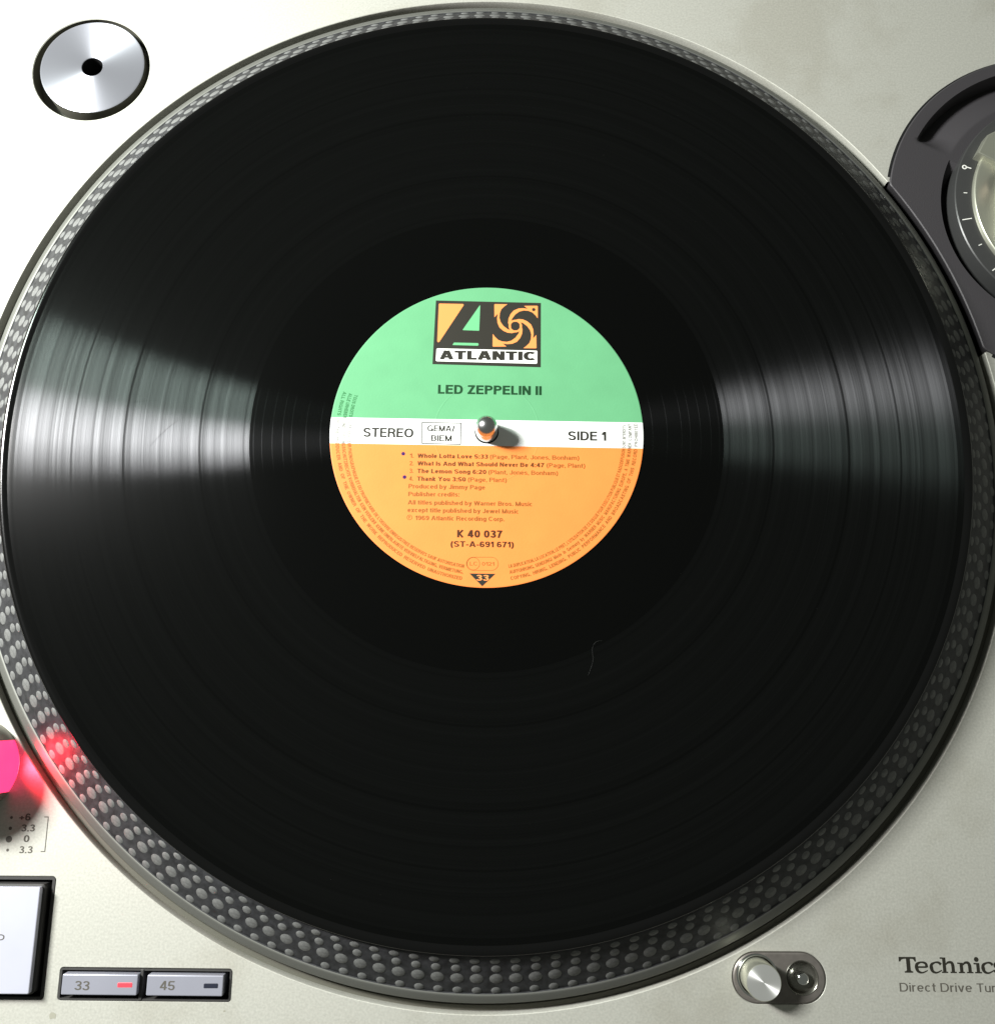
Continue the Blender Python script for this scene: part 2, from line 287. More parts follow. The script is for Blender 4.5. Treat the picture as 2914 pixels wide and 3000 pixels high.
# ------------------------------------------------------------------ lettering: a plain grotesque drawn with even strokes
def _arc(cx, cy, rx, ry, a0, a1, n=14, e=2.25):
    P = []
    for i in range(n + 1):
        a = R(a0 + (a1 - a0) * i / n); c, s_ = math.cos(a), math.sin(a)
        P.append((cx + rx * math.copysign(abs(c) ** (2 / e), c), cy + ry * math.copysign(abs(s_) ** (2 / e), s_)))
    return P
def glyph(ch, w):
    """strokes (centre lines) of one character and its ink width, capitals 1 high"""
    h = w / 2; X = 0.74; S_ = []
    def L(*p): S_.append(list(p))
    def O(x0, y0, x1, y1, a0=90, a1=450): S_.append(_arc((x0 + x1) / 2, (y0 + y1) / 2, (x1 - x0) / 2 - h, (y1 - y0) / 2 - h, a0, a1))
    def bowl(x, y0, y1, xr, side=1):      # D-shaped half ring from (x,y1) round to (x,y0)
        m = (y0 + y1) / 2; k = min((y1 - y0) / 2, xr - x); xc = xr - k
        if side > 0: S_.append([(x, y1 - h)] + _arc(xc, m, k - h, (y1 - y0) / 2 - h, 90, -90, 12) + [(x, y0 + h)])
    def ess(x0, y0, x1, y1):
        m = (y0 + y1) / 2; q = (y1 - y0 - w) / 4; xc = (x0 + x1) / 2; rx = (x1 - x0) / 2 - h
        S_.append(_arc(xc, y1 - h - q, rx, q, 15, 180, 12) + _arc(xc, m - .0, rx * .98, q * .0 + .0001, 180, 180, 1)[:0] +
                  [(xc - rx * .93, y1 - h - q * 1.35), (xc - rx * .55, m + q * .22), (xc + rx * .5, m - q * .18), (xc + rx * .93, y0 + h + q * 1.35)] + _arc(xc, y0 + h + q, rx, q, 0, -165, 12))
    c = ch; W = .6
    if c == 'A': W = .72; L((h * .95, 0), (W / 2 - h * .2, 1)); L((W / 2 + h * .2, 1), (W - h * .95, 0)); L((.17, .30), (W - .17, .30))
    elif c == 'B': W = .62; L((h, 0), (h, 1)); bowl(h, .5 - h, 1, W - .03); bowl(h, 0, .5 + h, W)
    elif c == 'C': W = .70; O(0, 0, W + .0, 1, 42, 318)
    elif c == 'D': W = .66; L((h, 0), (h, 1)); S_.append([(h, 1 - h)] + _arc(.30, .5, W - h - .30, .5 - h, 90, -90, 16) + [(h, h)])
    elif c == 'E': W = .56; L((h, 0), (h, 1)); L((h, 1 - h), (W, 1 - h)); L((h, .53), (W - .04, .53)); L((h, h), (W, h))
    elif c == 'F': W = .53; L((h, 0), (h, 1)); L((h, 1 - h), (W, 1 - h)); L((h, .51), (W - .05, .51))
    elif c == 'G': W = .72; O(0, 0, W, 1, 42, 330); L((W - h, 0.02), (W - h, .47)); L((W * .55, .47 - h), (W - h, .47 - h))
    elif c == 'H': W = .64; L((h, 0), (h, 1)); L((W - h, 0), (W - h, 1)); L((h, .52), (W - h, .52))
    elif c == 'I': W = w; L((h, 0), (h, 1))
    elif c == 'J': W = .46; S_.append([(W - h, 1)] + _arc(W / 2, .26, W / 2 - h, .26 - h, 0, -180, 12))
    elif c == 'K': W = .64; L((h, 0), (h, 1)); L((h, .34), (W - h * 1.2, 1)); L((.20, .52), (W - h, 0))
    elif c == 'L': W = .50; L((h, 0), (h, 1)); L((h, h), (W, h))
    elif c == 'M': W = .76; L((h, 0), (h, 1)); L((W - h, 0), (W - h, 1)); L((h, 1), (W / 2, 0)); L((W - h, 1), (W / 2, 0))
    elif c == 'N': W = .64; L((h, 0), (h, 1)); L((W - h, 0), (W - h, 1)); L((h, 1), (W - h, 0))
    elif c == 'O': W = .76; O(0, 0, W, 1)
    elif c == 'P': W = .60; L((h, 0), (h, 1)); bowl(h, .42, 1, W)
    elif c == 'Q': W = .76; O(0, 0, W, 1); L((.45, .25), (W, -.02))
    elif c == 'R': W = .64; L((h, 0), (h, 1)); bowl(h, .43, 1, W - .02); S_.append([(.35, .43 + h), (W - h * 1.6, .38), (W - h * 1.3, .22), (W - h * .9, 0)])
    elif c == 'S': W = .62; ess(0, 0, W, 1)
    elif c == 'T': W = .60; L((W / 2, 0), (W / 2, 1)); L((0, 1 - h), (W, 1 - h))
    elif c == 'U': W = .64; S_.append([(h, 1)] + _arc(W / 2, .30, W / 2 - h, .30 - h, 180, 360, 16) + [(W - h, 1)])
    elif c == 'V': W = .66; L((h * .9, 1), (W / 2, 0)); L((W - h * .9, 1), (W / 2, 0))
    elif c == 'W': W = .94; L((h * .9, 1), (W * .27, 0)); L((W * .27, 0), (W / 2, 1)); L((W / 2, 1), (W * .73, 0)); L((W * .73, 0), (W - h * .9, 1))
    elif c == 'X': W = .64; L((h, 0), (W - h, 1)); L((h, 1), (W - h, 0))
    elif c == 'Y': W = .66; L((h, 1), (W / 2, .42)); L((W - h, 1), (W / 2, .42)); L((W / 2, 0), (W / 2, .45))
    elif c == 'Z': W = .58; L((0.02, 1 - h), (W - .02, 1 - h)); L((0, h), (W, h)); L((W - h * 1.3, 1 - w * .6), (h * 1.3, w * .6))
    elif c == 'a': W = .50; S_.append([(h * 1.0, X * .72)] + _arc((W - .02) / 2, X * .70, (W - .04) / 2 - h, X * .30 - h, 170, 0, 10) + [(W - .05 - h, .12), (W - h * .6, 0 + h * .2)]); O(0, 0, W - .05, X * .60)
    elif c == 'b': W = .52; L((h, 0), (h, 1)); O(0, 0, W, X)
    elif c == 'c': W = .48; O(0, 0, W, X, 45, 315)
    elif c == 'd': W = .52; L((W - h, 0), (W - h, 1)); O(0, 0, W, X)
    elif c == 'e': W = .51; O(0, 0, W, X, 0, 318); L((h, X * .50), (W - h, X * .50))
    elif c == 'f': W = .30; S_.append([(.13, 0), (.13, .80)] + _arc(.13 + .14, .82, .14, .18 - h, 180, 85, 8)); L((0, X - h), (W, X - h))
    elif c == 'g': W = .52; O(0, 0, W, X); S_.append([(W - h, X), (W - h, .0)] + _arc(W / 2, -.04, W / 2 - h, .20 - h, 0, -160, 10))
    elif c == 'h': W = .49; L((h, 0), (h, 1)); S_.append([(h, .46)] + _arc(W / 2, .50, W / 2 - h, X - .50 - h, 180, 0, 12) + [(W - h, 0)])
    elif c == 'i': W = w; L((h, 0), (h, X)); L((h, 1 - w * .95), (h, 1))
    elif c == 'j': W = .2; L((W - h, X), (W - h, -.1)); L((W - h, 1 - w), (W - h, 1)); L((0, -.2 + h), (W - h, -.14))
    elif c == 'k': W = .48; L((h, 0), (h, 1)); L((h, .28), (W - h * 1.2, X)); L((.17, .40), (W - h, 0))
    elif c == 'l': W = w; L((h, 0), (h, 1))
    elif c == 'm': W = .78; L((h, 0), (h, X)); q = (W - w) / 4 + h; S_.append([(h, .46)] + _arc(q, .50, q - h, X - .50 - h, 180, 0, 10) + [(2 * q - h, 0)]); S_.append([(2 * q - h, .46)] + _arc(W - q, .50, q - h, X - .50 - h, 180, 0, 10) + [(W - h, 0)])
    elif c == 'n': W = .49; L((h, 0), (h, X)); S_.append([(h, .46)] + _arc(W / 2, .50, W / 2 - h, X - .50 - h, 180, 0, 12) + [(W - h, 0)])
    elif c == 'o': W = .53; O(0, 0, W, X)
    elif c == 'p': W = .52; L((h, -.24), (h, X)); O(0, 0, W, X)
    elif c == 'r': W = .30; L((h, 0), (h, X)); S_.append([(h, .44)] + _arc(.28, .47, .28 - h, X - .47 - h, 180, 90, 8))
    elif c == 's': W = .46; ess(0, 0, W, X)
    elif c == 't': W = .28; S_.append([(.13, .95), (.13, .16)] + _arc(.13 + .12, .16, .12, .16 - h, 180, 270, 6)); L((0, X - h), (W, X - h))
    elif c == 'u': W = .49; L((W - h, 0), (W - h, X)); S_.append([(h, X)] + _arc(W / 2, .24, W / 2 - h, .24 - h, 180, 360, 12) + [(W - h, .3)])
    elif c == 'v': W = .49; L((h * .9, X), (W / 2, 0)); L((W - h * .9, X), (W / 2, 0))
    elif c == 'w': W = .74; L((h * .9, X), (W * .27, 0)); L((W * .27, 0), (W / 2, X)); L((W / 2, X), (W * .73, 0)); L((W * .73, 0), (W - h * .9, X))
    elif c == 'x': W = .48; L((h, 0), (W - h, X)); L((h, X), (W - h, 0))
    elif c == 'y': W = .49; L((h * .9, X), (W / 2 + h * .2, 0.02)); S_.append([(W - h * .9, X), (W / 2, -.06), (W / 2 - .09, -.20), (0.03, -.21)])
    elif c == 'z': W = .45; L((0, X - h), (W, X - h)); L((0, h), (W, h)); L((W - h * 1.3, X - w * .6), (h * 1.3, w * .6))
    elif c == '0': W = .54; O(0, 0, W, 1)
    elif c == '1': W = .34; L((W - h, 0), (W - h, 1)); S_.append([(0, .70), (.12, .73), (W - h * 1.4, .96)])
    elif c == '2': W = .54; S_.append(_arc(W / 2, 1 - .29, W / 2 - h, .29 - h, 170, -25, 12) + [(W * .45, .34), (h * 1.2, h * 1.5)]); L((0, h), (W, h))
    elif c == '3': W = .54; S_.append(_arc(W / 2 - .01, .745, W / 2 - h - .01, .255 - h, 165, -90, 12)); S_.append(_arc(W / 2 - .01, .285, W / 2 - h + .01, .285 - h, 90, -165, 12)); L((W * .36, .52), (W * .55, .52))
    elif c == '4': W = .56; L((W - .13 - h * .5, 0), (W - .13 - h * .5, 1)); L((0, .27), (W, .27)); L((h * .8, .27), (W - .13 - h, 1 - h * .4))
    elif c == '5': W = .54; L((.10, 1 - h), (W - .04, 1 - h)); L((.10, 1 - h), (.06, .46)); S_.append([(.06, .48)] + _arc(W / 2, .31, W / 2 - h, .31 - h, 130, -165, 14))
    elif c == '6': W = .54; O(0, 0, W, .62); S_.append([(h, .32)] + _arc(W / 2, .5, W / 2 - h, .5 - h, 180, 35, 12))
    elif c == '7': W = .52; L((0, 1 - h), (W, 1 - h)); S_.append([(W - h * 1.1, 1 - h), (W * .50, .50), (W * .32, 0)])
    elif c == '8': W = .54; O(.02, .48 - h * .6, W - .02, 1); O(0, 0, W, .52 + h * .6)
    elif c == '9': W = .54; O(0, .38, W, 1); S_.append([(W - h, .68)] + _arc(W / 2, .5, W / 2 - h, .5 - h, 0, -145, 12))
    elif c == '.': W = w * 1.1; L((W / 2, 0), (W / 2, w * 1.1))
    elif c == ',': W = w * 1.1; L((W / 2, -.10), (W / 2, w * 1.1))
    elif c == ':': W = w * 1.1; L((W / 2, 0), (W / 2, w * 1.1)); L((W / 2, X - w * 1.1), (W / 2, X))
    elif c == '!': W = w; L((h, 0), (h, w)); L((h, .26), (h, 1))
    elif c == '-': W = .30; L((0, .36), (W, .36))
    elif c == '+': W = .50; L((0, .38), (W, .38)); L((W / 2, .13), (W / 2, .63))
    elif c == '/': W = .34; L((h * .6, -.02), (W - h * .6, 1.02))
    elif c == "'": W = w; L((h, .72), (h, 1))
    elif c == '(': W = .28; S_.append(_arc(W + .12, .38, W + .12 - h, .68, 122, 238, 12, 2))
    elif c == ')': W = .28; S_.append(_arc(-.12, .38, W + .12 - h, .68, 58, -58, 12, 2))
    elif c == '\u2022': W = .28; L((0, .42), (W, .42)); L((.04, .50), (W - .04, .50)); L((.04, .34), (W - .04, .34))
    else: return [], .26
    return S_, W
def glyphs(s, w=.115, gap=.10):
    V = []; Fc = []; x = 0; kk = 0
    for ch in s:
        st, W = glyph(ch, w)
        for P in st:
            Q = [P[0]] + [p for a, p in zip(P, P[1:]) if math.hypot(p[0] - a[0], p[1] - a[1]) > 1e-4]
            n = len(Q)
            if n < 2: continue
            o = len(V); kk += 1; z = kk % 4
            closed = math.hypot(Q[0][0] - Q[-1][0], Q[0][1] - Q[-1][1]) < 1e-3 and n > 4
            for i in range(n):
                a = Vector(Q[max(0, i - 1)]); b = Vector(Q[min(n - 1, i + 1)])
                if closed and i in (0, n - 1): a = Vector(Q[-2]); b = Vector(Q[1])
                d = (b - a).normalized(); q = Vector((-d.y, d.x)) * (w / 2)
                if 0 < i < n - 1:
                    d1 = (Vector(Q[i]) - Vector(Q[i - 1])).normalized(); cs = max(.75, d1.dot(d)); q = q / cs
                V += [(x + Q[i][0] + q.x, Q[i][1] + q.y, z), (x + Q[i][0] - q.x, Q[i][1] - q.y, z)]
            Fc += [(o + 2 * i + 1, o + 2 * i + 3, o + 2 * i + 2, o + 2 * i) for i in range(n - 1)]
        x += W + (gap if st else 0.0) + (0.0 if st else .02)
    return V, Fc
def text_line(mb, s, x0, y0, x1, y1, cap, z, w=.115, gap=None):
    """s from (x0,y0) to (x1,y1) along its baseline, capitals cap high"""
    vs, fs = glyphs(s, w, (.10 if w < .13 else .08) if gap is None else gap); lo = min(p[0] for p in vs); hi = max(p[0] for p in vs)
    d = Vector((x1 - x0, y1 - y0)); L = d.length; d.normalize(); n = Vector((-d.y, d.x)); out = []
    for x, y, g in vs:
        t = (x - lo) / (hi - lo) * L; h = y * cap
        out.append((x0 + d.x * t + n.x * h, y0 + d.y * t + n.y * h, z + g * .003))
    mb.add(out, fs)
def text_arc(mb, s, rad, a0, a1, cap, z, w=.12):
    """letters with their feet outward, running counter-clockwise from a0 to a1 (degrees)"""
    vs, fs = glyphs(s, w); lo = min(p[0] for p in vs); hi = max(p[0] for p in vs); out = []
    for x, y, g in vs:
        a = R(a0 + (a1 - a0) * (x - lo) / (hi - lo)); r = rad - y * cap
        out.append((r * math.cos(a), r * math.sin(a), z + g * .003))
    mb.add(out, fs)
def ribbon(mb, pts, ws, z):
    n = len(pts); vs = []
    for i in range(n):
        a = Vector(pts[max(0, i - 1)]); b = Vector(pts[min(n - 1, i + 1)]); d = (b - a).normalized(); q = Vector((-d.y, d.x))
        w_ = ws[i] / 2 if isinstance(ws, (list, tuple)) else ws / 2
        vs += [(pts[i][0] + q.x * w_, pts[i][1] + q.y * w_, z), (pts[i][0] - q.x * w_, pts[i][1] - q.y * w_, z)]
    mb.add(vs, [(2 * i + 1, 2 * i + 3, 2 * i + 2, 2 * i) for i in range(n - 1)])
def frame_line(mb, P, wd, z):
    wall(mb, P, z, offset_loop(P, wd), z)
def spline(pts, n=6):
    out = []
    for i in range(len(pts) - 1):
        p0 = Vector(pts[max(0, i - 1)]); p1 = Vector(pts[i]); p2 = Vector(pts[i + 1]); p3 = Vector(pts[min(len(pts) - 1, i + 2)])
        for k in range(n):
            t = k / n
            q = 0.5 * ((2 * p1) + (p2 - p0) * t + (2 * p0 - 5 * p1 + 4 * p2 - p3) * t * t + (3 * p1 - p0 - 3 * p2 + p3) * t ** 3)
            out.append((q.x, q.y))
    out.append(tuple(pts[-1])); return out

# ------------------------------------------------------------------ setting
mb = MB(); sheet(mb, [[(-900, -900), (900, -900), (900, 900), (-900, 900)]], -62)
tb = mb.build("table_surface", M_table, kind='structure'); tb['label'] = "brown surface the turntable stands on"

# ------------------------------------------------------------------ turntable
T = thing("turntable", "silver direct drive turntable with dark tonearm base and strobe dots round its platter", "turntable", (0, 0, -62))
RW = 169.0                                     # radius of the well round the platter
AD = (-142.2, 140.4); AR = 20.85                # adapter recess
PC = (84.2, -159.4)                            # pop-up light plate
TB = (199.7, 83.7); TBR = 61.1                   # tonearm base
outer = rrect(-177.3, -181, 275, 181, 9, 8)
well = circle((0, 0), RW, 240)
holes = [well, circle(AD, AR, 72), rot(rrect(-122.0, -165.3, -72.8, -156.8, 0.8), (-97, -161), -0.6),
         rot(rrect(-176, -164.9, -126.1, -131.9, 1.0), (-140, -148), -0.4), rot(stadium(PC, 6.55, 6.85), PC, -0.3)]
holes[3] = rot(rrect(-170, -164.9, -126.1, -131.9, 1.0), (-140, -148), -0.4)
# the top of the deck is cut where the tonearm base stands over the well
TB = (199.7, 83.7); TBR = 61.1
ba = TBR - 0.6
w1 = [p for p in circle((0, 0), RW + 0.3, 720)]
aout = [math.hypot(p[0] - TB[0], p[1] - TB[1]) > ba for p in w1]
k0 = next(i for i in range(720) if aout[i] and not aout[i - 1])
w1 = [w1[(k0 + i) % 720] for i in range(720) if aout[(k0 + i) % 720]]      # counter-clockwise, from below the base round to above it
b1 = [p for p in circle(TB, ba, 360) if math.hypot(*p) > RW + 0.3]
b1.sort(key=lambda p: math.atan2(p[1] - TB[1], p[0] - TB[0]))
AW0 = math.atan2(w1[0][1], w1[0][0]); AW1 = math.atan2(w1[-1][1], w1[-1][0]) + 2 * math.pi
AW0 += 0; AW1 = AW1 if AW1 - AW0 < 2 * math.pi else AW1 - 2 * math.pi
well_open = w1 + b1
mb = MB()
sheet(mb, [outer] + [well_open] + [offset_loop(h, 0.25) for h in holes[1:]], 0)
for h in holes[1:]:
    wall(mb, offset_loop(h, 0.25), 0, h, -0.25)
lathe(mb, [(RW + 0.3, 0), (RW + .12, -0.05), (RW, -0.2), (RW, -3.6)], n=240, a0=AW0, a1=AW1)
o2 = offset_loop(outer, 1.2); o3 = offset_loop(outer, 2.0)
wall(mb, o2, -0.4, outer, 0); wall(mb, o3, -1.6, o2, -0.4); wall(mb, o3, -44, o3, -1.6)
deck = mb.build("deck", M_deck, T, smooth=40)
mb = MB(); lathe(mb, [(RW + .02, -3.6), (167.6, -3.65), (167.45, -3.8)], n=240, a0=AW0, a1=AW1); mb.build("well_ledge", M_ledge, T, smooth=30)
mb = MB(); lathe(mb, [(167.45, -3.8), (167.45, -6), (167.6, -14), (0.01, -14)], n=240)
mb.build("platter_well", M_well, T, smooth=30)
mb = MB(); P = offset_loop(outer, 0.6)
wall(mb, P, -52, P, -44); sheet(mb, [P], -44.02); mb.build("rubber_base", M_rubber, T)
for fx in (-150, 245):
    for fy in (-155, 155):
        mb = MB(); lathe(mb, [(0.01, -52), (0.02, -52), (24, -52), (24, -55), (22, -56), (22, -61.5), (20, -62), (0.01, -62)], (fx, fy), 40)
        mb.build("isolation_foot", M_rubber, T, smooth=30)

# pits under the openings
def pit(name, P, depth, m, smooth=None):
    q = MB(); wall(q, P, -0.25, P, -depth); sheet(q, [P], -depth); return q.build(name, m, T, smooth=smooth)
pit("adapter_recess", holes[1], 7.0, M_ledge, 30)
pit("speed_key_recess", holes[2], 4.0, M_pit)
pit("start_key_recess", holes[3], 4.0, M_pit)

mb = MB(); lathe(mb, [(167.6, -14.02), (250, -14.02)], n=60, a0=-0.1, a1=1.1); mb.build("sub_chassis", M_pit, T)
# small scars of the paint
mb = MB()
for x, y, r in ((-123.1, -169.1, 1.25), (-74.3, -168.0, 0.4), (-125.6, 118.6, 0.30), (-118, 127, 0.3), (-166.0, 160.0, 0.5), (-100.6, 139.0, .25)):
    n = 9; P = [(x + r * (0.65 + random.random() * 0.6) * math.cos(2 * math.pi * i / n), y + r * (0.5 + random.random() * 0.5) * math.sin(2 * math.pi * i / n)) for i in range(n)]
    sheet(mb, [P], 0.03)
mb.build("paint_scar", M_grime, T, kind='stuff')

# ---- platter
PL = bpy.data.objects.new("platter", None)
mb = MB()
SL = -0.81
def cone_z(r): return 1.75 + (162.9 - r) * 0.81
lathe(mb, [(163.2, 1.85), (162.9, 1.75), (151.6, cone_z(151.6)), (151.0, 11.2), (4, 11.2), (3.4, 11.2)], n=360)
bpy.data.objects.remove(PL)
PL = mb.build("platter", M_cone, T, smooth=25, label="black bevelled side of the platter")
mb = MB(); lathe(mb, [(165.4, -12), (165.6, -0.6), (166.0, -0.2), (166.0, 0.3), (165.7, 0.62), (163.9, 1.78), (163.5, 1.92), (163.2, 1.85)], n=360)
mb.build("rim", M_ring, PL, smooth=35)
# strobe dots, raised on the bevelled side: four rows of different count
def dot_mesh(name, rx, ry):
    q = MB(); n = 12; h = 0.12
    vs = [(rx * math.cos(2 * math.pi * i / n), ry * math.sin(2 * math.pi * i / n), 0) for i in range(n)]
    vs += [(rx * .86 * math.cos(2 * math.pi * i / n), ry * .86 * math.sin(2 * math.pi * i / n), h) for i in range(n)]
    vs.append((0, 0, h * 1.05))
    fs = [(i, (i + 1) % n, n + (i + 1) % n, n + i) for i in range(n)] + [(n + i, n + (i + 1) % n, 2 * n) for i in range(n)]
    q.add(vs, fs); return q.mesh(name, M_dot, 50)
rows = (("large", 158.1, 180, -88.9, 1.95, 2.05), ("outer", 162.05, 186, -88.95, 1.42, 1.5), ("third", 154.9, 174, -88.9, 1.4, 1.5), ("top", 152.45, 170, -89.0, 1.45, 1.15))
tilt = math.atan(0.81)
def dot_matrix(r, a):
    nrm = Vector((math.sin(tilt) * math.cos(a), math.sin(tilt) * math.sin(a), math.cos(tilt)))
    tan = Vector((-math.sin(a), math.cos(a), 0)); up = nrm.cross(tan)
    m3 = Matrix((tan, up, nrm)).transposed().to_4x4()
    return Matrix.Translation(Vector((r * math.cos(a), r * math.sin(a), cone_z(r) - 0.01)) * S) @ m3
singles = []; rest = []
for nm, r, n, ph, rx, ry in rows:
    me = dot_mesh("strobe_dot", rx, ry)
    for i in range(n):
        a = R(ph + 360.0 * i / n)
        # the ones that face the viewer widest come first
        d = math.degrees((a - R(-100) + math.pi) % (2 * math.pi) - math.pi)
        key = abs(d) - (400 if nm == "large" else (60 if nm == 'outer' else 0))
        (singles if nm in ("large", "outer", "third") else rest).append((key, me, r, a))
singles.sort(key=lambda t: t[0])
rest += singles[299:]; singles = singles[:299]
for i, (k, me, r, a) in enumerate(singles):
    o = bpy.data.objects.new("strobe_dot", me); C.objects.link(o); o.parent = PL
    o.matrix_basis = Matrix.Translation(Vector((0, 0, 0))) @ dot_matrix(r, a)
bm = bmesh.new()
for k, me, r, a in rest:
    t = me.copy(); t.transform(dot_matrix(r, a)); bm.from_mesh(t); bpy.data.meshes.remove(t)
me = bpy.data.meshes.new("strobe_dot_rows"); bm.to_mesh(me); bm.free(); me.materials.append(M_dot)
for p in me.polygons: p.material_index = 0
o = bpy.data.objects.new("strobe_dot_rows", me); C.objects.link(o); o.parent = PL; o['kind'] = 'stuff'

# ---- spindle
mb = MB(); prof = [(3.40, 11.2), (3.40, 18.6), (3.32, 19.0), (3.36, 19.3)]
for i in range(1, 15):
    t = R(90 * i / 14); prof.append((max(0.01, 3.36 * math.cos(t)), 19.3 + 3.45 * math.sin(t)))
lathe(mb, prof, n=48); mb.build("spindle", M_spin, T, smooth=60)

# ---- speed keys
for kx0, kx1, txt, tx0, tx1, on in ((-121.3, -99.65, "33", -117.55, -113.3, True), (-97.0, -75.15, "45", -93.2, -88.95, False)):
    hh = 2.0
    x0, y0 = app(kx0, -163.95, hh); x1, y1 = app(kx1, -158.5, hh)
    P = rot(rrect(x0, y0, x1, y1, 0.35, 3), (-97, -161), -0.6)
    q = MB(); block(q, P, -4.0 + 0.01, hh, 0.25); key = q.build("speed_key", M_key, T, smooth=40)
    q = MB(); a = app(tx0, -162.45, hh); b = app(tx1, -162.55, hh)
    text_line(q, txt, a[0], a[1], b[0], b[1], 2.4, hh + 0.03, .14); q.build("numeral", M_inkgr, key)
    if on: a = app(-105.3, -161.75, hh); b = app(-101.1, -160.55, hh)
    else: a = app(-80.65, -162.0, hh); b = app(-76.6, -160.75, hh)
    q = MB(); block(q, rrect(a[0], a[1], b[0], b[1], 0.2, 2), hh - 0.3, hh + 0.12, 0.1)
    q.build("indicator", M_ledon if on else M_ledoff, key)
q = MB(); xx, yy = -98.35, -161.1
block(q, rot(rrect(xx - .55, -165.1, xx + .35, -157.0, .1, 2), (-97, -161), -0.6), -3.9, 0.4, .15); q.build("key_divider", M_bezel, T)
# ---- start key
hh = 4.0
x1, y1 = app(-130.35, -134.85, hh); x1b, y0 = app(-130.4, -163.5, hh)
P = rot(rrect(x1 - 38.5, y0, x1, y1, 0.5, 3), (-140, -148), -0.4)
q = MB(); block(q, P, -1.5, hh, 0.25); key = q.build("start_stop_key", M_plate, T, smooth=40)
q = MB(); a = app(-164.8, -150.45, hh); b = app(-139.1, -150.45, hh)
text_line(q, "START\u2022STOP", a[0], a[1], b[0], b[1], 2.75, hh + 0.03, .10); q.build("lettering", M_inkgr, key)
q = MB(); P2 = offset_loop(P, 0.55); wall(q, P2, -4.0, P2, -0.2 + 2.2); wall(q, P2, 2.0, offset_loop(P, 0.02), 2.4); q.build("key_skirt", M_bezel, T)
# bezel strips that rise a little out of the openings
for nm, h, d in (("speed_key_bezel", holes[2], .55), ("start_key_bezel", holes[3], .8)):
    q = MB(); I = offset_loop(h, -d); wall(q, h, 0.12, I, 0.12); wall(q, I, 0.12, I, -3.9); q.build(nm, M_bezel, T)

# ---- strobe tower at the left
TW = (-154.2, -100.6); TR = 13.9; TH = 14.0
q = MB(); A0, A1 = R(33), R(327)
lathe(q, [(TR, 0.0), (TR, TH - .6), (TR - .25, TH - .15), (TR - .7, TH)], TW, 60, A0, A1)
lathe(q, [(TR, TH - 1.4), (TR, TH - .6), (TR - .25, TH - .15), (TR - .7, TH)], TW, 16, R(-33), R(33))
tower = q.build("strobe_tower", M_house, T, smooth=35)
q = MB(); lathe(q, [(TR - .7, TH), (TR - 2, TH), (TR - 2.2, TH - .5), (0.01, TH - .5)], TW, 72); q.build("power_dial", M_tower, tower, smooth=35)
q = MB(); lathe(q, [(TR - .1, .02), (TR - .15, TH - 1.4)], TW, 24, R(-33), R(33)); win = q.build("strobe_window", M_strobe, tower, smooth=60)
sl = bpy.data.lights.new("strobe_lamp", 'AREA'); sl.shape = 'RECTANGLE'; sl.size = 11 * S; sl.size_y = 5 * S; sl.energy = 0.02; sl.color = (1, .02, .04); sl.spread = R(110)
so = bpy.data.objects.new("strobe_lamp", sl); C.objects.link(so); so.location = Vector((TW[0] + TR + .2, TW[1], 4.8)) * S
so.rotation_euler = Vector((1, 0.0, -.6)).to_track_quat('-Z', 'Z').to_euler()
# printed pitch legend beside it
q = MB()
for x, y, r in ((-140.9, -115.45, .42), (-140.9, -118.5, .5), (-140.95, -121.55, .95), (-141.0, -124.6, .42)): sheet(q, [circle((x, y), r, 20)], 0.03)
for s, x0, x1, y in (("+6", -138.6, -135.2, -116.3), ("3.3", -137.6, -133.6, -119.4), ("0", -136.6, -134.9, -122.4), ("3.3", -137.6, -133.6, -125.5)):
    text_line(q, s, x0, y, x1, y, 2.0, 0.03, .17)
ribbon(q, [(-131.2, -115.3), (-129.9, -115.3)], .28, 0.03); ribbon(q, [(-130.0, -115.2), (-130.0, -125.1)], .28, 0.034); ribbon(q, [(-131.2, -125.0), (-129.9, -125.0)], .28, 0.03)
q.build("pitch_legend", M_inkgr, T)

# ---- pop-up light
q = MB(); P = rot(stadium(PC, 6.55, 6.85), PC, -0.3)
cyl_c = app(79.8, -160.7, 7.0); rc = (90.7, -159.35)
I1 = offset_loop(P, -0.12); I2 = offset_loop(P, -0.5)
wall(q, I1, -3, I1, 0.10); wall(q, I1, 0.10, I2, 0.35); sheet(q, [I2, circle(cyl_c, 5.75, 40), circle(rc, 4.45, 40)], 0.35)
plate = q.build("light_plate", M_gun, T, smooth=40)
q = MB(); lathe(q, [(5.75, 0.35), (5.75, -3.5), (0.01, -3.5)], cyl_c, 48); q.build("light_well", M_pit, plate, smooth=30)
q = MB(); lathe(q, [(5.30, 0.5), (5.50, .62), (5.75, .56), (5.95, .36)], cyl_c, 48); q.build("well_ring", M_chrome, plate, smooth=50)
q = MB(); lathe(q, [(4.95, -3.5), (4.95, 6.75), (4.85, 6.95), (4.7, 7.0)], cyl_c, 64); body = q.build("popup_light", M_silver, T, smooth=40, loc=(cyl_c[0], cyl_c[1], 0))
q = MB(); lathe(q, [(4.72, 7.0), (0.02, 7.0)], cyl_c, 64); cap = q.build("cap", M_popup, body, smooth=40, loc=(cyl_c[0], cyl_c[1], 7.0))
q = MB(); lathe(q, [(4.75, .33), (4.6, .5), (4.4, .4), (4.1, -0.8), (3.4, -1.6), (2.0, -1.9), (0.01, -1.9)], rc, 48); cup = q.build("switch_cup", M_cup, plate, smooth=50)
q = MB(); bc = app(91.1, -159.82, 1.0); pr = [(1.75, -1.9), (1.9, 0.0)] + [(max(.01, 1.9 * math.cos(R(10 * i))), 0.0 + 1.5 * math.sin(R(10 * i))) for i in range(1, 10)]
